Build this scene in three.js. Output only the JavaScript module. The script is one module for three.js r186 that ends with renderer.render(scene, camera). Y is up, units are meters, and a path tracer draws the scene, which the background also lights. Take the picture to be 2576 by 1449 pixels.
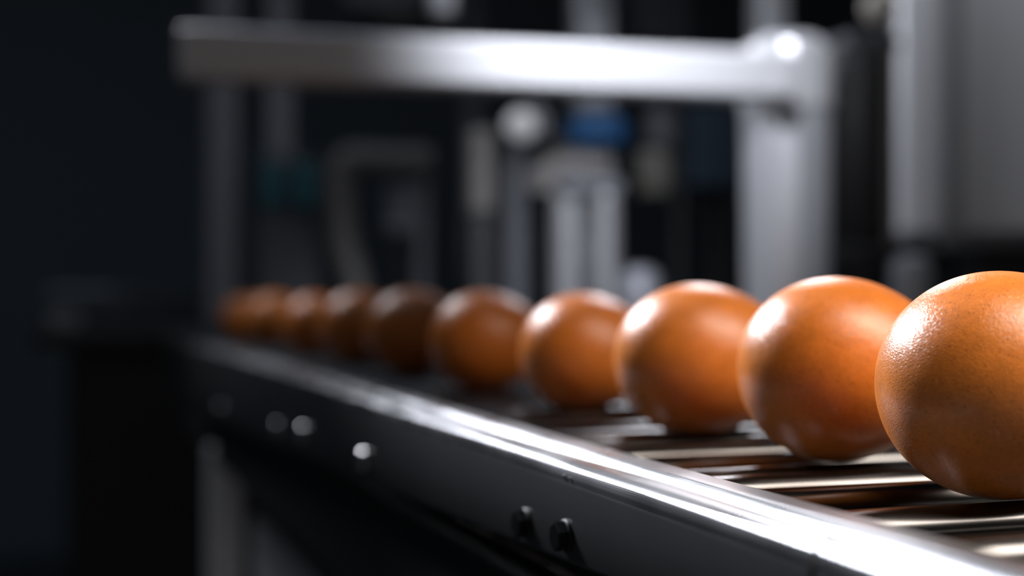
import * as THREE from 'three';
import { RoundedBoxGeometry } from 'three/addons/geometries/RoundedBoxGeometry.js';
import { toCreasedNormals } from 'three/addons/utils/BufferGeometryUtils.js';
import { RectAreaLightUniformsLib } from 'three/addons/lights/RectAreaLightUniformsLib.js';
import { createNoise3D } from 'simplex-noise';

// ------------------------------------------------------------------ camera
// x runs across the conveyor, -z along it (away from the camera), the roller tops lie at y = BELT.
const FOCAL = 3400, CX = 1288, CY = 724.5, HORIZON = 750;
const BELT = 0.9, EYE = BELT + 0.0385;
const scene = new THREE.Scene();
scene.background = new THREE.Color(0, 0, 0);
const camera = new THREE.PerspectiveCamera(2 * Math.atan(CY / FOCAL) * 180 / Math.PI, 2576 / 1449, 0.01, 30);
camera.rotation.order = 'YXZ';
camera.rotation.y = -Math.atan((CX - 120) / FOCAL);
camera.rotation.x = Math.atan((HORIZON - CY) / FOCAL);
camera.position.set(0, EYE, 0);
camera.focus = 0.263;
camera.userData.fStop = camera.getFocalLength() / 1000 / 0.0073;      // an aperture of 7.3 mm
camera.updateMatrixWorld(true);
scene.add(camera);

const renderer = new THREE.WebGLRenderer({ antialias: true });
renderer.toneMapping = THREE.LinearToneMapping;
renderer.toneMappingExposure = 1.0;
renderer.shadowMap.enabled = true;
RectAreaLightUniformsLib.init();

// ------------------------------------------------------------------ light levels (the lamps, all out of view, are built further down)
const BACK = { color: 0xf6f7ff, level: 6.5 };         // unseen spot behind and above the row, placed to light the nearest eggs
const RIGHT = { color: 0xf6f7ff, level: 0.7 };        // unseen spot over the machine, placed to light rods, rail tops and egg rims
const NEXT_STRIP = { color: 0xf4f6ff, level: 25 };    // unseen panel, placed for the grey highlights on the middle eggs
const REAR_STRIP = { color: 0xf4f6ff, level: 1.2 };   // unseen dim panel, placed for faint highlights on the far eggs
const SOFT_PANEL = { color: 0xfff0e2, level: 21.5 };       // unseen large soft panel at the right, placed to light the nearest eggs
const BAR_SPOT = { color: 0xf2f5ff, level: 1.9 };      // unseen spot over the conveyor, placed to light the bright bar
const CABINET_PANEL = { color: 0xf2f5ff, level: 3.6 };      // unseen small panel over the machine, placed to light cabinet and uprights
const CEILING = { color: 0xb4cbe2, level: 0.36 };    // unseen dim ceiling panel that gives the bluish ambient light

// ------------------------------------------------------------------ helpers
const rnd = (() => { let s = 20240611; return () => { s |= 0; s = s + 0x6D2B79F5 | 0; let t = Math.imul(s ^ s >>> 15, 1 | s); t = t + Math.imul(t ^ t >>> 7, 61 | t) ^ t; return ((t ^ t >>> 14) >>> 0) / 4294967296; }; })();
const noise3 = createNoise3D(rnd);
const names = new Map();
function numbered(n) { const k = names.get(n) ?? 0; names.set(n, k + 1); return k ? `${n}_${String(k).padStart(3, '0')}` : n; }
function shadows(m) { m.castShadow = true; m.receiveShadow = true; return m; }
function thing(name, label, category, pos = [0, 0, 0], group) {
  const o = new THREE.Group(); o.name = numbered(name); o.position.set(...pos);
  o.userData.label = label; o.userData.category = category; if (group) o.userData.group = group;
  scene.add(o); return o;
}
function part(parent, name, geo, mat, label) {
  const m = shadows(new THREE.Mesh(geo, mat)); m.name = name; if (label) m.userData.label = label;
  parent.add(m); return m;
}
function solo(name, label, category, geo, mat, group) {
  const m = shadows(new THREE.Mesh(geo, mat)); m.name = numbered(name);
  m.userData.label = label; m.userData.category = category; if (group) m.userData.group = group;
  scene.add(m); return m;
}
function structure(name, geo, mat) { const m = shadows(new THREE.Mesh(geo, mat)); m.name = name; m.userData.kind = 'structure'; scene.add(m); return m; }
// a point at the depth `d` metres in front of the lens, seen at photo pixel (u, v)
function at(u, v, d) { return new THREE.Vector3((u - CX) / FOCAL * d, -(v - CY) / FOCAL * d, -d).applyMatrix4(camera.matrixWorld); }
const across = (u) => Math.atan((CX - 120) / FOCAL) + Math.atan((u - CX) / FOCAL);
function rbox(w, h, d, r = 0.003, seg = 3) { return new RoundedBoxGeometry(w, h, d, seg, Math.min(r, w / 2.01, h / 2.01, d / 2.01)); }
function place(g, p) { g.translate(p.x, p.y, p.z); return g; }
// a box, square to the conveyor, that spans pixels u0..u1 x v0..v1 at depth d and is `deep` metres deep
function boxAt(u0, u1, v0, v1, d, deep, r = 0.004) {
  const a = across((u0 + u1) / 2), W = (u1 - u0) * d / FOCAL, H = (v1 - v0) * d / FOCAL;
  const w = Math.max(0.004, (W - deep * Math.abs(Math.sin(a))) / Math.cos(a));
  return place(rbox(w, H, deep, r), at((u0 + u1) / 2, (v0 + v1) / 2, d));
}
// the same standing on height y0 (world) with its top at pixel row v0
function postAt(u0, u1, v0, y0, d, deep, r = 0.004) {
  const a = across((u0 + u1) / 2), W = (u1 - u0) * d / FOCAL, top = at((u0 + u1) / 2, v0, d);
  const w = Math.max(0.004, (W - deep * Math.abs(Math.sin(a))) / Math.cos(a)), h = top.y - y0;
  return place(rbox(w, h, deep, r), new THREE.Vector3(top.x, y0 + h / 2, top.z));
}
function rodBetween(a, b, r, seg = 20) {
  const d = b.clone().sub(a), g = new THREE.CapsuleGeometry(r, Math.max(0.001, d.length() - 2 * r * 0.6), 4, seg);
  g.applyQuaternion(new THREE.Quaternion().setFromUnitVectors(new THREE.Vector3(0, 1, 0), d.clone().normalize()));
  return place(g, a.clone().add(b).multiplyScalar(0.5));
}
function lathe(pts, seg = 40) {
  const g = new THREE.LatheGeometry(pts.map(([x, y]) => new THREE.Vector2(Math.max(x, 1e-6), y)), seg);
  return toCreasedNormals(g, 0.6);
}
function tube(points, r, seg = 60) { return new THREE.TubeGeometry(new THREE.CatmullRomCurve3(points, false, 'centripetal'), seg, r, 16, false); }
function texture(w, h, fill, srgb) {
  const data = new Uint8Array(w * h * 4);
  fill(data, w, h);
  const t = new THREE.DataTexture(data, w, h, THREE.RGBAFormat);
  t.magFilter = THREE.LinearFilter; t.minFilter = THREE.LinearFilter; t.wrapS = t.wrapT = THREE.RepeatWrapping;
  if (srgb) t.colorSpace = THREE.SRGBColorSpace;
  t.needsUpdate = true; return t;
}
const paint = (r, g, b, rough, metal = 0, more = {}) => new THREE.MeshStandardMaterial({ color: new THREE.Color().setRGB(r, g, b), roughness: rough, metalness: metal, ...more });

// ------------------------------------------------------------------ materials
const blotch = texture(512, 512, (d, w, h) => {                       // handling marks: uneven roughness
  for (let y = 0; y < h; y++) for (let x = 0; x < w; x++) {
    const a = x / w * 2 * Math.PI, b = y / h * 2 * Math.PI;
    const v = 0.72 + 0.16 * noise3(2 * Math.cos(a), 2 * Math.sin(a) + 3 * Math.cos(b), 3 * Math.sin(b)) + 0.07 * noise3(9 * Math.cos(a), 9 * Math.sin(a) + 9 * Math.cos(b), 9 * Math.sin(b));
    const k = (y * w + x) * 4; d[k] = d[k + 1] = d[k + 2] = 255 * Math.max(0, Math.min(1, v)); d[k + 3] = 255;
  }
});
const M = {
  rail: paint(0.29, 0.30, 0.315, 0.40, 0.9, { roughnessMap: blotch }),
  plate: paint(0.13, 0.134, 0.14, 0.24, 0.70, { roughnessMap: blotch }),  // same sheet as the edge strip; its shade is put into this darker colour
  rod: paint(0.085, 0.085, 0.085, 0.22, 1.0),
  bolt: paint(0.018, 0.019, 0.021, 0.2, 0.6), pipe: paint(0.46, 0.465, 0.48, 0.45, 0.6), screw: paint(0.7, 0.7, 0.71, 0.14, 1.0),
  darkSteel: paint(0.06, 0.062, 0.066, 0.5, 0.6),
  black: paint(0.012, 0.012, 0.013, 0.55, 0),
  brushed: paint(0.72, 0.73, 0.75, 0.5, 0.6),
  post: paint(0.78, 0.80, 0.84, 0.36, 0.6),
  clamp: paint(0.93, 0.94, 0.96, 0.3, 0.5),
  greySteel: paint(0.30, 0.31, 0.34, 0.5, 0.4),
  dimSteel: paint(0.12, 0.125, 0.14, 0.55, 0.3),
  warmSteel: paint(0.20, 0.19, 0.185, 0.55, 0.3),
  cabinet: paint(0.55, 0.55, 0.555, 0.5, 0.2),
  trim: paint(0.82, 0.83, 0.86, 0.4, 0.3),
  blue: paint(0.010, 0.075, 0.20, 0.45),
  navy: paint(0.04, 0.075, 0.11, 0.5),
  teal: paint(0.02, 0.16, 0.2, 0.45),
  beige: paint(0.50, 0.46, 0.40, 0.5),
  pale: paint(0.80, 0.79, 0.78, 0.45),  // knob colour; its blurred highlight is put into this pale tone
  olive: paint(0.14, 0.132, 0.115, 0.5),
  floor: paint(0.12, 0.125, 0.135, 0.6),
  wall: paint(0.24, 0.26, 0.285, 0.8),
  housing: paint(0.1, 0.1, 0.105, 0.5, 0.5),
};
const glow = (c, k) => new THREE.MeshStandardMaterial({ color: 0x222222, roughness: 0.6, emissive: new THREE.Color(c), emissiveIntensity: k });

// ------------------------------------------------------------------ the hall
const X0 = -2.6, X1 = 3.2, Z0 = -5.2, Z1 = 2.4, HALL = 2.9, TH = 0.15;
const bx = (w, h, d, x, y, z) => new THREE.BoxGeometry(w, h, d).translate(x, y, z);
structure('floor', bx(X1 - X0 + 2 * TH, TH, Z1 - Z0 + 2 * TH, (X0 + X1) / 2, -TH / 2, (Z0 + Z1) / 2), M.floor);
structure('ceiling', bx(X1 - X0 + 2 * TH, TH, Z1 - Z0 + 2 * TH, (X0 + X1) / 2, HALL + TH / 2, (Z0 + Z1) / 2), M.wall);
structure('wall_back', bx(X1 - X0 + 2 * TH, HALL, TH, (X0 + X1) / 2, HALL / 2, Z0 - TH / 2), M.wall);
structure('wall_front', bx(X1 - X0 + 2 * TH, HALL, TH, (X0 + X1) / 2, HALL / 2, Z1 + TH / 2), M.wall);
structure('wall_left', bx(TH, HALL, Z1 - Z0, X0 - TH / 2, HALL / 2, (Z0 + Z1) / 2), M.wall);
structure('wall_right', bx(TH, HALL, Z1 - Z0, X1 + TH / 2, HALL / 2, (Z0 + Z1) / 2), M.wall);

// ------------------------------------------------------------------ lamps, all out of view: housing, glowing diffuser and an area light of the same size in front of it
function lamp(name, label, w, len, spec, pos, target, stems) {
  const o = thing(name, label, 'lamp', pos);
  const to = new THREE.Vector3(...target);
  const look = new THREE.Object3D(); look.position.set(...pos); look.up.set(0, 0, -1);
  if (Math.abs(to.clone().sub(look.position).normalize().z) > 0.95) look.up.set(0, 1, 0);
  look.lookAt(to);                                                     // +z of the fitting points at the target
  const turn = (g) => g.applyQuaternion(look.quaternion);
  part(o, 'housing', turn(rbox(w + 0.02, len + 0.02, 0.03, 0.006).translate(0, 0, -0.018)), M.housing);
  part(o, 'diffuser', turn(rbox(w, len, 0.004, 0.0015).translate(0, 0, -0.001)), glow(spec.color, Math.min(2, spec.level * 0.3)));
  for (const [dx, dz] of stems) {                                      // hanging rods up to the ceiling
    const h = HALL - pos[1] - 0.02;
    part(o, 'hanger', new THREE.CylinderGeometry(0.004, 0.004, h, 12).translate(dx, h / 2 + 0.02, dz), M.housing);
  }
  const l = new THREE.RectAreaLight(spec.color, spec.level, w, len);
  const dir = to.clone().sub(look.position).normalize();
  l.position.copy(look.position).addScaledVector(dir, 0.004); l.up.copy(look.up);
  l.lookAt(to); l.name = name + '_light'; l.castShadow = true; scene.add(l);
  return o;
}
lamp('unseen_strip_lamp', 'unseen tilted lamp panel hung high over the egg row, lights the middle eggs', 0.28, 0.16, NEXT_STRIP, [-0.03, BELT + 0.52, -1.18], [0.09, BELT + 0.52 - 0.09, -1.18 + 0.60], [[0.1, 0], [-0.1, 0]]);
lamp('unseen_strip_lamp', 'unseen dim tilted lamp panel above the far end of the conveyor, lights the last eggs', 0.40, 0.2, REAR_STRIP, [-0.03, BELT + 0.52, -1.50], [0.11, BELT + 0.52 - 0.12, -1.50 + 0.60], [[0.1, 0], [-0.1, 0]]);
lamp('unseen_cabinet_lamp', 'unseen small square lamp panel, lights the grey machine cabinet and the uprights', 0.16, 0.16, CABINET_PANEL, [0.60, BELT + 0.56, -0.68], [1.05, BELT + 0.56 - 0.36, -0.68 - 0.75], [[0, 0.02]]);
lamp('unseen_soft_lamp', 'unseen large soft square lamp panel to the right, lights the nearest eggs', 0.56, 0.56, SOFT_PANEL, [0.46, BELT + 0.53, 0.10], [0.46 - 0.42, BELT + 0.53 - 0.62, 0.10 + 0.60], [[0.03, -0.015]]);
lamp('unseen_ceiling_lamp', 'unseen large dim square lamp panel under the hall ceiling, for ambient light', 2.4, 2.4, CEILING, [-0.5, HALL - 0.06, -1.6], [-0.5, 0, -1.6], [[0.8, 0.8], [-0.8, -0.8]]);
function spotLamp(name, label, spec, from, to, angle, face) {            // an unseen spot with a round glowing face
  const dir = to.clone().sub(from).normalize(), o = thing(name, label, 'lamp', from.toArray());
  const q = new THREE.Quaternion().setFromUnitVectors(new THREE.Vector3(0, -1, 0), dir);
  part(o, 'housing', lathe([[0, 1.6 * face], [0.4 * face, 1.6 * face], [0.5 * face, 1.1 * face], [1.14 * face, 0.006], [1.18 * face, 0], [1.1 * face, 0], [1.01 * face, 0.006], [0, 0.008]], 40).applyQuaternion(q), M.housing);
  part(o, 'diffuser', lathe([[0, 0.006], [face, 0.006], [face, 0.002], [0, 0.002]], 40).applyQuaternion(q), glow(spec.color, 1));
  const h = HALL - from.y - 0.03;
  part(o, 'hanger', new THREE.CylinderGeometry(0.005, 0.005, h, 12).translate(-dir.x * 0.05, h / 2 + 0.03, -dir.z * 0.05), M.housing);
  const l = new THREE.SpotLight(spec.color, spec.level, 0, angle, 1, 2);
  l.position.copy(from).addScaledVector(dir, 0.002); l.target.position.copy(to); l.castShadow = true; l.shadow.radius = face / 0.02; l.name = name + '_light';
  scene.add(l); scene.add(l.target);
}
spotLamp('unseen_bar_lamp', 'unseen round spot lamp over the conveyor, placed to light the bright bar', BAR_SPOT, new THREE.Vector3(0.30, BELT + 0.52, -0.42), at(1600, 125, 0.93), 0.35, 0.044);
spotLamp('unseen_back_lamp', 'unseen round spot lamp far over the egg row, lights the nearest eggs from behind', BACK, new THREE.Vector3(-0.05, BELT + 0.46, -0.98), new THREE.Vector3(0.17, BELT + 0.022, -0.235), 0.26, 0.09);
spotLamp('unseen_back_lamp', 'unseen round spot lamp over the machine beside the cabinet, lights the nearest rods', RIGHT, new THREE.Vector3(0.62, BELT + 0.47, -1.12), new THREE.Vector3(0.15, BELT + 0.01, -0.31), 0.25, 0.09);

// ------------------------------------------------------------------ the conveyor
const NEAR = 0.1, FAR = 1.40;                                          // z of its two ends: +NEAR .. -FAR
const conveyor = thing('roller_conveyor', 'steel egg conveyor with round rods between bright folded side rails', 'conveyor', [0, 0, 0]);
// a bar of constant profile along z; points are [x, y], corners rounded by radius r[i]
function profile(points, z0, z1, bend) {
  const s = new THREE.Shape(), n = points.length;
  for (let i = 0; i < n; i++) {
    const [px, py, r = 0] = points[i], [ax, ay] = points[(i + n - 1) % n], [bx_, by] = points[(i + 1) % n];
    const da = Math.hypot(ax - px, ay - py), db = Math.hypot(bx_ - px, by - py), k = Math.min(r, da * 0.49, db * 0.49);
    const A = [px + (ax - px) / da * k, py + (ay - py) / da * k], B = [px + (bx_ - px) / db * k, py + (by - py) / db * k];
    i ? s.lineTo(...A) : s.moveTo(...A);
    if (k > 0) s.quadraticCurveTo(px, py, ...B);
  }
  s.closePath();
  let g = new THREE.ExtrudeGeometry(s, { depth: z0 - z1, steps: 24, bevelEnabled: false, curveSegments: 10 });
  g.translate(0, 0, z1);
  if (bend) { const p = g.attributes.position; for (let i = 0; i < p.count; i++) { const [x, y] = bend(p.getX(i), p.getY(i), -p.getZ(i)); p.setX(i, x); p.setY(i, y); } }
  g = toCreasedNormals(g, 0.5);
  return g;
}
const TOP = BELT + 0.003;
const foot = (s) => EYE - (0.0569 + 0.038 * (s - 0.2832));              // the side plate grows deeper towards the far end
const taper = (x, y, s) => [x, y < 0.885 ? y - 0.88 + foot(s) : y];
part(conveyor, 'inner_rail', profile([[0.1278, TOP, 0.0032], [0.1278, 0.868, 0.001], [0.1256, 0.868, 0.001], [0.1256, 0.889, 0], [0.1163, 0.889, 0], [0.1163, TOP - 0.0002, 0.0052]], NEAR, -1.08), M.rail, 'bright rounded inner rail');
const topShape = [[0.1149, TOP - 0.0003, 0.0024], [0.1149, 0.8965, 0.001], [0.1058, 0.8965, 0], [0.1055, TOP - 0.0003, 0.0030]];
const plateShape = [[0.1074, 0.8966, 0], [0.1072, 0.881, 0.0008], [0.1078, 0.880, 0.0002], [0.1062, 0.8795, 0.0005], [0.1055, 0.8802, 0.0004], [0.1055, 0.8985, 0.0006], [0.1058, 0.8990, 0.0002], [0.1074, 0.8990, 0]];
part(conveyor, 'edge_strip', profile(topShape, -0.1733, -1.08), M.rail, 'bright folded edge strip');
part(conveyor, 'edge_strip', profile(topShape, NEAR, -0.1718), M.rail);
part(conveyor, 'side_plate', profile(plateShape, -0.1733, -1.08, taper), M.plate, 'polished side plate with its shade painted dark');
part(conveyor, 'side_plate', profile(plateShape, NEAR, -0.1718, taper), M.plate);
// the rail on the far side of the rods, behind the eggs
part(conveyor, 'inner_rail', profile([[0.300, TOP, 0.0022], [0.300, 0.86, 0.001], [0.312, 0.86, 0.001], [0.312, TOP, 0.0022]], NEAR, -FAR), M.darkSteel);
part(conveyor, 'end_rail', rbox(0.19, 0.03, 0.012, 0.003).translate(0.207, 0.888, -1.10 - 0.302), M.darkSteel);
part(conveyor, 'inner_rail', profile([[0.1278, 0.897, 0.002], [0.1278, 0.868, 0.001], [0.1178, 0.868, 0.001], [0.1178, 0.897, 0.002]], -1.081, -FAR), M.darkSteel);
part(conveyor, 'support_beam', rbox(0.022, 0.05, 1.36, 0.004).translate(0.127, 0.842, -0.72), M.black);
part(conveyor, 'support_beam', rbox(0.022, 0.05, 1.36, 0.004).translate(0.306, 0.834, -0.72), M.black);
part(conveyor, 'added_dark_pan', rbox(0.162, 0.004, 1.46, 0.001).translate(0.2145, 0.865, -0.65), M.black, 'added dark pan that keeps the gaps between the rods dark');  // added dark sheet for the darkness seen between the rods
// rods: measured places near the camera, an even pitch beyond
const rodS = [-0.05, -0.02, 0.01, 0.035, 0.06, 0.085, 0.11, 0.135, 0.160, 0.183, 0.2124, 0.2417, 0.2618, 0.2747, 0.300, 0.3232, 0.3424];
while (rodS[rodS.length - 1] < FAR - 0.03) rodS.push(rodS[rodS.length - 1] + 0.0215);
const ROD = 0.0048;
const rodGeo = new THREE.CylinderGeometry(ROD, ROD, 0.176, 28, 1).rotateZ(Math.PI / 2);
for (const s of rodS) { const m = part(conveyor, 'rod', rodGeo, M.rod); m.position.set(0.2138, BELT - ROD, -s); }
// bolts along the lower edge of the side plate
const boltHead = (() => { const s = new THREE.Shape(); for (let k = 0; k <= 6; k++) { const a = k * Math.PI / 3; s[k ? 'lineTo' : 'moveTo'](0.0030 * Math.cos(a), 0.0030 * Math.sin(a)); } const g = new THREE.ExtrudeGeometry(s, { depth: 0.0021, bevelEnabled: true, bevelThickness: 0.0003, bevelSize: 0.0002, bevelSegments: 2 }); return g.rotateY(-Math.PI / 2); })();
const screwHead = lathe([[0, 0], [0.0036, 0], [0.0038, 0.0004], [0.0034, 0.0016], [0.0022, 0.0026], [0.0009, 0.003], [0, 0.0031]], 32).rotateZ(Math.PI / 2);
const washer = lathe([[0, 0], [0.0034, 0], [0.0036, 0.0002], [0.0036, 0.0006], [0.0034, 0.0008], [0, 0.0008]], 36).rotateZ(Math.PI / 2);
for (const [u, v, round] of [[1416, 1349], [1316, 1318, 1], [914, 1157], [762, 1090], [697, 1078], [556, 1030]]) {
  const d = 0.1045 / (0.9457 * (u - CX) / FOCAL + 0.325), p = at(u, v, d);
  const near = u > 1200;
  const m = near ? part(conveyor, 'bolt', boltHead, M.bolt, 'dark hexagonal bolt head') : part(conveyor, 'screw', screwHead, M.screw, 'shiny round screw head');
  m.position.set(0.1049, p.y, p.z); if (near) m.rotation.x = Math.PI / 6 + 0.08;
  part(m, 'washer', washer, M.black).position.set(0.0007, 0, 0);
}
for (const [u, v, w, h] of [[1409, 1198, 0.0009, 0.0007], [1424, 1204, 0.0006, 0.0006]]) { const p = at(u, v, 0.1045 / (0.9457 * (u - CX) / FOCAL + 0.325)); part(conveyor, 'nick', place(rbox(0.0002, h, w, 0.0001), new THREE.Vector3(0.10545, p.y, p.z)), M.black); }
for (const [x, s] of [[0.127, 1.02], [0.306, 1.02], [0.127, 0.0], [0.306, 0.0]]) part(conveyor, 'leg', rbox(0.026, 0.83, 0.026, 0.004).translate(x + 0.002 * Math.sign(x - 0.2), 0.415, -s), M.brushed);
part(conveyor, 'cross_tray', rbox(0.15, 0.05, 0.30, 0.005).translate(0.2165, 0.755, -0.86), M.brushed);
part(conveyor, 'cross_beam', rbox(0.153, 0.03, 0.022, 0.003).translate(0.2165, 0.715, -1.02), M.dimSteel);

// ------------------------------------------------------------------ eggs
const EGG_BUMP = texture(2048, 1024, (d, w, h) => {
  for (let y = 0; y < h; y++) {
    const th = (1 - (y + 0.5) / h) * Math.PI, sy = Math.cos(th), sr = Math.sin(th);
    for (let x = 0; x < w; x++) {
      const ph = (x + 0.5) / w * 2 * Math.PI, X = Math.cos(ph) * sr, Z = Math.sin(ph) * sr;
      const wx = noise3(X * 9, sy * 9, Z * 9) * 0.06, n1 = noise3((X + wx) * 29, sy * 29, (Z + wx) * 29), n2 = noise3(X * 58 + 7, sy * 58, Z * 58);
      const ridge = 1 - Math.abs(n1), v = 0.35 + 0.30 * ridge * ridge + 0.14 * n2 + 0.10 * noise3(X * 5, sy * 5, Z * 5);
      const k = (y * w + x) * 4; d[k] = d[k + 1] = d[k + 2] = Math.max(0, Math.min(255, 255 * v)); d[k + 3] = 255;
    }
  }
});
const EGG_COLOR = texture(2048, 1024, (d, w, h) => {
  for (let y = 0; y < h; y++) {
    const th = (1 - (y + 0.5) / h) * Math.PI, sy = Math.cos(th), sr = Math.sin(th);
    for (let x = 0; x < w; x++) {
      const ph = (x + 0.5) / w * 2 * Math.PI, X = Math.cos(ph) * sr, Z = Math.sin(ph) * sr;
      const v = 0.93 + 0.035 * noise3(X * 3, sy * 3, Z * 3 + 9) + 0.03 * noise3(X * 12, sy * 12, Z * 12);
      const k = (y * w + x) * 4; d[k] = 255 * v; d[k + 1] = 255 * v; d[k + 2] = 255 * v; d[k + 3] = 255;
    }
  }
  for (let i = 0; i < 9000; i++) {                                      // pores and freckles
    const sy = 2 * rnd() - 1, th = Math.acos(sy), cy = (1 - th / Math.PI) * h, cx = rnd() * w, big = rnd(), r = 1.2 + 1.9 * big ** 6, sq = Math.max(0.05, Math.sin(th)), dark = 0.25 + 0.38 * rnd();
    for (let y = Math.max(0, Math.floor(cy - r)); y <= Math.min(h - 1, cy + r); y++) for (let x = Math.floor(cx - r / sq); x <= cx + r / sq; x++) {
      const q = Math.hypot((x - cx) * sq, y - cy) / r; if (q > 1) continue;
      const k = (y * w + ((x % w) + w) % w) * 4, f = 1 - dark * (1 - q * q);
      d[k] *= f; d[k + 1] *= f * 0.97; d[k + 2] *= f * 0.95;
    }
  }
}, true);
function eggGeometry(blunt, point, seg = 128) {
  const W = seg, H = Math.round(seg * 0.7), pos = [], uv = [], idx = [];
  for (let j = 0; j <= H; j++) for (let i = 0; i <= W; i++) {
    const th = j / H * Math.PI, ph = i / W * 2 * Math.PI - Math.PI / 2;  // the seam lies at -z, away from the camera
    const x = Math.cos(ph) * Math.sin(th), y = Math.cos(th), z = Math.sin(ph) * Math.sin(th);
    const f = 1 - 0.05 * x - 0.03 * x * x;                              // a little slimmer towards the pointed end
    pos.push(x * ((blunt + point) / 2 + (point - blunt) / 2 * x), y * f, z * f); uv.push(i / W, 1 - j / H);
    if (j < H && i < W) { const a = j * (W + 1) + i, b = a + W + 1; idx.push(a, a + 1, b, b, a + 1, b + 1); }
  }
  const g = new THREE.BufferGeometry();
  g.setAttribute('position', new THREE.Float32BufferAttribute(pos, 3)); g.setAttribute('uv', new THREE.Float32BufferAttribute(uv, 2)); g.setIndex(idx);
  g.computeVertexNormals();
  const n = g.attributes.normal;
  for (let j = 0; j <= H; j++) { const a = j * (W + 1), b = a + W, v = new THREE.Vector3(n.getX(a) + n.getX(b), n.getY(a) + n.getY(b), n.getZ(a) + n.getZ(b)).normalize(); if (j === 0) v.set(0, 1, 0); if (j === H) v.set(0, -1, 0); n.setXYZ(a, v.x, v.y, v.z); n.setXYZ(b, v.x, v.y, v.z); if (j === 0 || j === H) for (let i = 0; i <= W; i++) n.setXYZ(a + i, v.x, v.y, v.z); }
  return g;
}
const shell = (r, g, b) => new THREE.MeshPhysicalMaterial({ color: new THREE.Color().setRGB(r, g, b), map: EGG_COLOR, roughness: 0.32, ior: 1.5, clearcoat: 0.05, clearcoatRoughness: 0.25, bumpMap: EGG_BUMP, bumpScale: 0.00011, specularIntensity: 1 });
const shells = [shell(0.70, 0.208, 0.028), shell(0.69, 0.200, 0.024), shell(0.67, 0.205, 0.030)];
const eggs = [ // u of the centre, depth, height in mm, yaw, label
  [2526, 0.2618, 44.0, 0.00, 'sharp speckled brown egg cut off by the right edge, nearest in the row'],
  [2112, 0.3193, 43.5, 0.03, 'glossy brown egg second in the row, right behind the speckled nearest egg'],
  [1762, 0.3873, 43.3, -0.04, 'brown egg third in the row from the near end, slightly blurred'],
  [1472, 0.476, 41.3, 0.02, 'brown egg fourth in the row, first with a dull grey highlight'],
  [1222, 0.569, 42.2, -0.03, 'blurred brown egg fifth in the row from the near end'],
  [1042, 0.684, 43.0, 0.05, 'blurred dark brown egg sixth in the row from the near end'],
  [903, 0.806, 42.6, 0.0, 'strongly blurred egg seventh in the row, fading into the dark'],
  [792, 0.941, 42.6, -0.05, 'dim blurred egg eighth in the row, third from its far end'],
  [689, 1.111, 42.5, 0.04, 'dim reddish egg last but one at the far end of the row'],
  [620, 1.264, 42.5, 0.0, 'farthest egg at the dark end of the row, hardly visible'],
];
const eggShape = [eggGeometry(1.13, 1.26, 192), eggGeometry(1.12, 1.27, 128), eggGeometry(1.16, 1.28, 128)];
eggs.forEach(([u, d, mm, yaw, label], i) => {
  const r = mm / 2000, p = at(u, 900, d), s = -p.z;
  let y = 0;                                                            // rests on the rods below it
  for (const q of rodS) { const dx = q - s; if (Math.abs(dx) < r + ROD) y = Math.max(y, BELT - ROD + Math.sqrt((r + ROD) ** 2 - dx * dx)); }
  const m = solo('egg', label, 'egg', eggShape[i % 3], shells[i % 3], 'brown eggs in a row on the conveyor rods');
  m.position.set(p.x, y + 0.0001, p.z); m.scale.setScalar(r); m.rotation.set(0, yaw, 0);
});

// ------------------------------------------------------------------ the machine behind: bed
const bed = thing('machine_bed', 'long dark steel machine table behind the conveyor', 'machine bed');
const BED = 0.905;
part(bed, 'table_top', rbox(1.25, 0.02, 1.5, 0.004).translate(0.975, BED - 0.01, -1.45), M.darkSteel);
part(bed, 'table_top', rbox(0.36, 0.02, 0.7, 0.004).translate(0.165, BED - 0.01, -1.85), M.black);
for (const [x, z] of [[0.40, -0.76], [1.54, -0.76], [0.40, -2.14], [1.54, -2.14]]) part(bed, 'leg', rbox(0.05, BED - 0.02, 0.05, 0.004).translate(x, (BED - 0.02) / 2, z), M.black);

part(bed, 'added_black_block', rbox(0.31, BED - 0.021, 0.64, 0.004).translate(0.185, (BED - 0.02) / 2, -1.86), M.black);  // added black block, stands in for the dark area under the table

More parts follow.
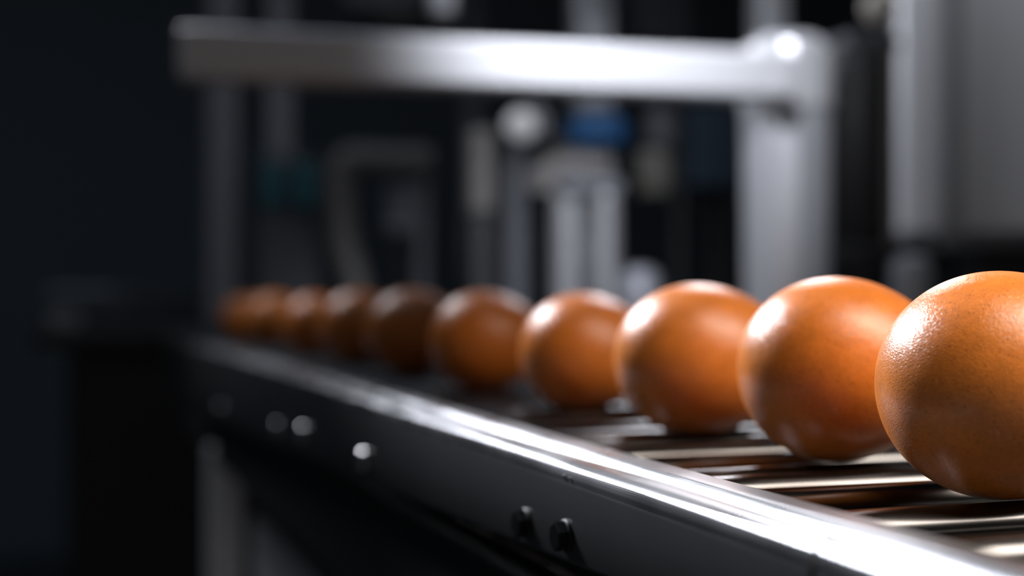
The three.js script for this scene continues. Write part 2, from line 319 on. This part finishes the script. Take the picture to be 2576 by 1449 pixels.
// swing arm: a post with a clamp that carries the long bright bar across the conveyor
const arm = thing('swing_arm', 'bright brushed metal bar clamped to a thick round steel post behind the eggs', 'machine arm');
{
  const a = at(450, 140, 0.86), b = at(1990, 192, 0.955), len = a.distanceTo(b);
  const bar = rbox(len, 0.0325, 0.026, 0.004); bar.rotateY(-Math.atan2(b.z - a.z, b.x - a.x));
  part(arm, 'cross_bar', place(bar, a.clone().add(b).multiplyScalar(0.5)), M.brushed, 'long bright horizontal bar');
  const d = 0.985, p = at(1978, 112, d), h = p.y - BED;
  part(arm, 'post', lathe([[0, 0], [0.0292, 0], [0.0300, 0.001], [0.0312, h * 0.6], [0.0318, h - 0.05], [0, h - 0.05]], 56).translate(p.x, BED, p.z), M.post, 'round upright steel post');
  part(arm, 'clamp', lathe([[0.0318, h - 0.05], [0.0335, h - 0.048], [0.0338, h - 0.012], [0.0328, h - 0.004], [0.027, h + 0.001], [0.024, h + 0.0035], [0.012, h + 0.0055], [0, h + 0.006]], 56).translate(p.x, BED, p.z), M.clamp, 'polished clamp collar where bar and post meet');
  part(arm, 'clamp_screw', place(lathe([[0, 0], [0.0125, 0], [0.0135, 0.002], [0.013, 0.006], [0.009, 0.0085], [0, 0.0095]]).rotateX(Math.PI / 2).rotateY(-0.5), at(1924, 212, 0.948)), M.clamp);
  part(arm, 'clamp_hole', place(lathe([[0, 0], [0.009, 0], [0.009, 0.004], [0.006, 0.005], [0, 0.005]]).rotateX(Math.PI / 2).rotateY(-0.4), at(1982, 284, 0.953)), M.darkSteel, 'dark recess below the collar');
  part(arm, 'post_foot', place(rbox(0.09, 0.012, 0.09, 0.003), new THREE.Vector3(at(1980, 700, 0.985).x, BED + 0.006, at(1980, 700, 0.985).z)), M.darkSteel);
}

// uprights of the rear frame
const frame = thing('rear_frame', 'tall dim steel frame of thin uprights at the back of the machine', 'machine frame');
part(frame, 'upright', postAt(515, 603, -120, BED, 1.60, 0.03, 0.006), M.greySteel);
part(frame, 'upright', postAt(662, 742, -120, BED, 1.62, 0.026, 0.006), M.greySteel);
part(frame, 'upright', postAt(1150, 1222, -120, BED, 1.66, 0.026, 0.006), M.dimSteel);
part(frame, 'upright', postAt(1430, 1545, -120, BED, 1.50, 0.034, 0.006), M.post);
part(frame, 'upright', postAt(1882, 1985, -120, BED, 1.40, 0.034, 0.006), M.brushed);
{
  const a = at(440, -118, 1.64), b = at(2000, -118, 1.5); a.y = b.y = at(560, -118, 1.62).y;
  const len = a.distanceTo(b), g = rbox(len, 0.05, 0.06, 0.004).rotateY(-Math.atan2(b.z - a.z, b.x - a.x));
  part(frame, 'panel', boxAt(1590, 1735, -60, 112, 1.54, 0.01, 0.003), M.dimSteel);
  part(frame, 'top_beam', place(g, a.clone().add(b).multiplyScalar(0.5)), M.dimSteel);
}

// cabinet at the right, turned towards the camera
{
  const d = 1.12, p = at(2400, 618, d), hTop = 1.55, y0 = p.y;
  const cab = thing('machine_cabinet', 'tall grey machine cabinet with a bright rounded corner strip at the right', 'cabinet', [p.x, 0, p.z]);
  cab.rotation.y = -across(2330);
  part(cab, 'body', rbox(0.62, hTop - y0, 0.4, 0.012).translate(0.30, (hTop + y0) / 2, -0.225), M.cabinet);
  part(cab, 'door', rbox(0.50, hTop - y0 - 0.012, 0.016, 0.004).translate(0.256, (hTop + y0) / 2 + 0.004, -0.012), M.cabinet, 'smooth grey door');
  part(cab, 'corner_strip', rbox(0.042, hTop - y0, 0.05, 0.014, 5).translate(-0.0265, (hTop + y0) / 2 + 0.002, -0.01), M.trim, 'bright vertical corner strip');
  part(cab, 'plinth', rbox(0.60, y0 - BED - 0.002, 0.36, 0.004).translate(0.32, (BED + y0) / 2, -0.225), M.darkSteel);
}
// black motor with a flange
const motor = thing('motor', 'upright black cylinder motor with a flat grey top flange beside the post', 'motor');
{
  const p = at(2155, 620, 1.02), y1 = at(2155, 130, 1.02).y, h = y1 - p.y;
  part(motor, 'body', lathe([[0, 0], [0.023, 0], [0.024, 0.002], [0.024, h - 0.002], [0.023, h], [0, h]], 48).translate(p.x, p.y, p.z), M.black);
  part(motor, 'flange', place(rbox(0.046, 0.011, 0.034, 0.003), new THREE.Vector3(p.x + 0.006, y1 + 0.006, p.z)), M.dimSteel);
  part(motor, 'base', place(rbox(0.095, 0.022, 0.06, 0.004), new THREE.Vector3(p.x + 0.02, p.y - 0.0108, p.z)), M.black);
  part(motor, 'foot', lathe([[0, 0], [0.03, 0], [0.03, p.y - 0.021 - BED], [0, p.y - 0.021 - BED]], 32).translate(p.x, BED, p.z), M.black);
  part(motor, 'guide_rod', new THREE.CylinderGeometry(0.0065, 0.0065, h, 20).translate(at(2232, 400, 1.01).x, p.y + h / 2, at(2232, 400, 1.01).z), M.olive, 'thin brownish rod');
}
// ball knob on top of the motor flange
part(motor, 'ball_knob', place(new THREE.SphereGeometry(0.0135, 32, 24), at(2215, 18, 1.02)), M.beige, 'pale ball knob on a thin stem');
part(motor, 'knob_stem', rodBetween(at(2215, 104, 1.02), at(2215, 30, 1.02), 0.004), M.black);
{ const p = at(2290, 688, 0.96);
  solo('cap_nut', 'rounded grey cap nut on the table below the cabinet corner', 'nut', lathe([[0, 0], [0.0175, 0], [0.018, 0.001], [0.018, 0.006], [0.0142, 0.0065], [0.0142, p.y - BED + 0.004], [0.0125, p.y - BED + 0.0095], [0.008, p.y - BED + 0.0125], [0, p.y - BED + 0.0135]], 40).translate(p.x, BED, p.z), M.post); }

// valve with a blue handle on two bright tubes
const valve = thing('valve', 'grey pipe valve with a blue handle on two bright upright tubes', 'valve');
{
  const d = 1.30, down = (u) => { const p = at(u, 700, d); p.y = BED; return p; };
  part(valve, 'tube', rodBetween(down(1427), at(1427, 480, d), 0.0155), M.pipe);
  part(valve, 'tube', rodBetween(down(1522), at(1520, 478, d), 0.0138), M.pipe);
  part(valve, 'manifold', tube([at(1365, 485, d), at(1372, 450, d), at(1400, 425, d), at(1455, 418, d), at(1530, 422, d)], 0.0145), M.warmSteel, 'curved grey manifold');
  part(valve, 'collar', place(rbox(0.06, 0.016, 0.04, 0.004), at(1475, 470, d)), M.greySteel);
  part(valve, 'handle', place(lathe([[0, -0.018], [0.014, -0.018], [0.027, -0.010], [0.0295, 0], [0.029, 0.008], [0.022, 0.016], [0, 0.02]], 48), at(1503, 335, d)), M.blue, 'round blue handle');
  part(valve, 'handle_cap', place(lathe([[0, 0], [0.023, 0], [0.024, 0.004], [0.018, 0.010], [0, 0.012]], 40), at(1495, 295, d)), M.dimSteel);
  part(valve, 'stem', rodBetween(at(1495, 420, d), at(1498, 350, d), 0.009), M.black);
  part(valve, 'lever', place(rbox(0.036, 0.020, 0.02, 0.006), at(1400, 362, d)), M.black);
}
// pale knob on a lever stand
const stand = thing('lever_stand', 'grey double column with a round pale knob left of the blue handle', 'machine lever');
{
  const d = 1.32;
  part(stand, 'column', boxAt(1168, 1250, 325, 545, d, 0.03, 0.008), M.warmSteel);
  part(stand, 'column_shaded_end', postAt(1172, 1246, 544, BED, d, 0.024, 0.004), M.darkSteel);  // lower column; its fade into shade is put into the darker colour
  part(stand, 'column', postAt(1252, 1335, 410, BED, d + 0.01, 0.03, 0.008), M.dimSteel);
  const f = at(1345, 302, d), k = at(1312, 316, d - 0.03);
  part(stand, 'knob_arm', rodBetween(at(1295, 420, d), f, 0.009), M.dimSteel);
  part(stand, 'knob_plate', place(lathe([[0, -0.003], [0.013, -0.003], [0.014, 0], [0.013, 0.003], [0, 0.003]]).rotateX(Math.PI / 2), f), M.greySteel);
  part(stand, 'knob', place(new THREE.SphereGeometry(0.0155, 40, 28).scale(1, 1, 0.6).rotateY(-across(1312)), k), M.pale, 'round knob with its highlight painted pale');
}
// bowl filter
const filter = thing('bowl_filter', 'beige filter bowl hanging under a grey bracket right of the blue handle', 'filter');
{
  const d = 1.36;
  part(filter, 'bracket', boxAt(1618, 1698, 270, 375, d, 0.03, 0.006), M.dimSteel);
  part(filter, 'bowl', place(lathe([[0, -0.024], [0.008, -0.0235], [0.015, -0.019], [0.0175, -0.01], [0.0175, 0.016], [0.014, 0.024], [0, 0.025]]), at(1642, 440, d)), M.olive, 'beige bowl');
  part(filter, 'pole', postAt(1690, 1720, 280, BED, d + 0.04, 0.012, 0.003), M.black);
}
// control box
const box = thing('control_box', 'flat dark blue control box on a black pole left of the bright post', 'control box');
part(box, 'case', boxAt(1700, 1885, 268, 475, 1.5, 0.04, 0.006), M.navy);
part(box, 'pole', postAt(1770, 1830, 470, BED, 1.52, 0.02, 0.004), M.black);
// dome nut
{ const p = at(1608, 672, 1.25);
  solo('dome_nut', 'squat bright dome nut on the table right of the two tubes', 'nut', lathe([[0, 0], [0.02, 0], [0.021, 0.002], [0.021, 0.014], [0.0185, 0.016], [0.0185, p.y - BED - 0.012], [0.015, p.y - BED - 0.004], [0.008, p.y - BED - 0.0005], [0, p.y - BED]], 40).translate(p.x, BED, p.z), M.greySteel); }
// hose fittings
const fit = thing('fitting_block', 'dim block with two small teal hose fittings between the left uprights', 'hose fitting');
{
  const d = 1.57;
  part(fit, 'block', postAt(645, 808, 395, BED, d + 0.012, 0.02, 0.004), M.dimSteel);
  part(fit, 'fitting', boxAt(655, 716, 408, 525, d - 0.012, 0.022, 0.007), M.teal, 'teal hose fitting');
  part(fit, 'fitting', boxAt(737, 800, 408, 525, d - 0.012, 0.022, 0.007), M.teal);
}
// bent pipe bracket
const pipe = thing('pipe_bracket', 'bent grey pipe bracket standing behind the farthest eggs', 'pipe');
{
  const d = 1.55, b1 = at(905, 760, d); b1.y = BED;
  part(pipe, 'pipe', tube([b1, at(890, 700, d), at(868, 630, d), at(858, 540, d), at(856, 440, d), at(880, 403, d), at(960, 402, d), at(1085, 405, d)], 0.0172), M.warmSteel, 'bent pipe');
  part(pipe, 'strut', postAt(1040, 1082, 430, BED, d + 0.01, 0.012, 0.003), M.dimSteel);
}
const sensor = thing('sensor_box', 'small bluish grey sensor box inside the bent pipe bracket', 'sensor');
part(sensor, 'case', boxAt(962, 1056, 468, 592, 1.64, 0.03, 0.006), M.greySteel);
part(sensor, 'pole', postAt(995, 1020, 585, BED, 1.645, 0.01, 0.002), M.black);
// hopper hung from the top of the rear frame
const hopper = thing('hopper', 'dark hopper hung at the top of the rear frame above the bright bar', 'hopper');
part(hopper, 'shell', boxAt(858, 1130, -62, 38, 1.60, 0.05, 0.006), M.dimSteel);
part(hopper, 'tray', boxAt(918, 1140, 38, 92, 1.60, 0.05, 0.004), M.black);
part(hopper, 'latch', boxAt(1078, 1150, -40, 42, 1.555, 0.02, 0.006), M.post);
// low corner rail at the far left
const corner = thing('corner_rail', 'dim low metal corner rail beyond the far left end of the conveyor', 'rail');
part(corner, 'rail', boxAt(122, 545, 730, 785, 1.72, 0.02, 0.004), M.dimSteel);
part(corner, 'foot', postAt(122, 205, 784, BED - 0.005, 1.72, 0.024, 0.004), M.brushed);
part(corner, 'cap', boxAt(122, 285, 727, 786, 1.705, 0.012, 0.004), M.brushed);
renderer.render(scene, camera);
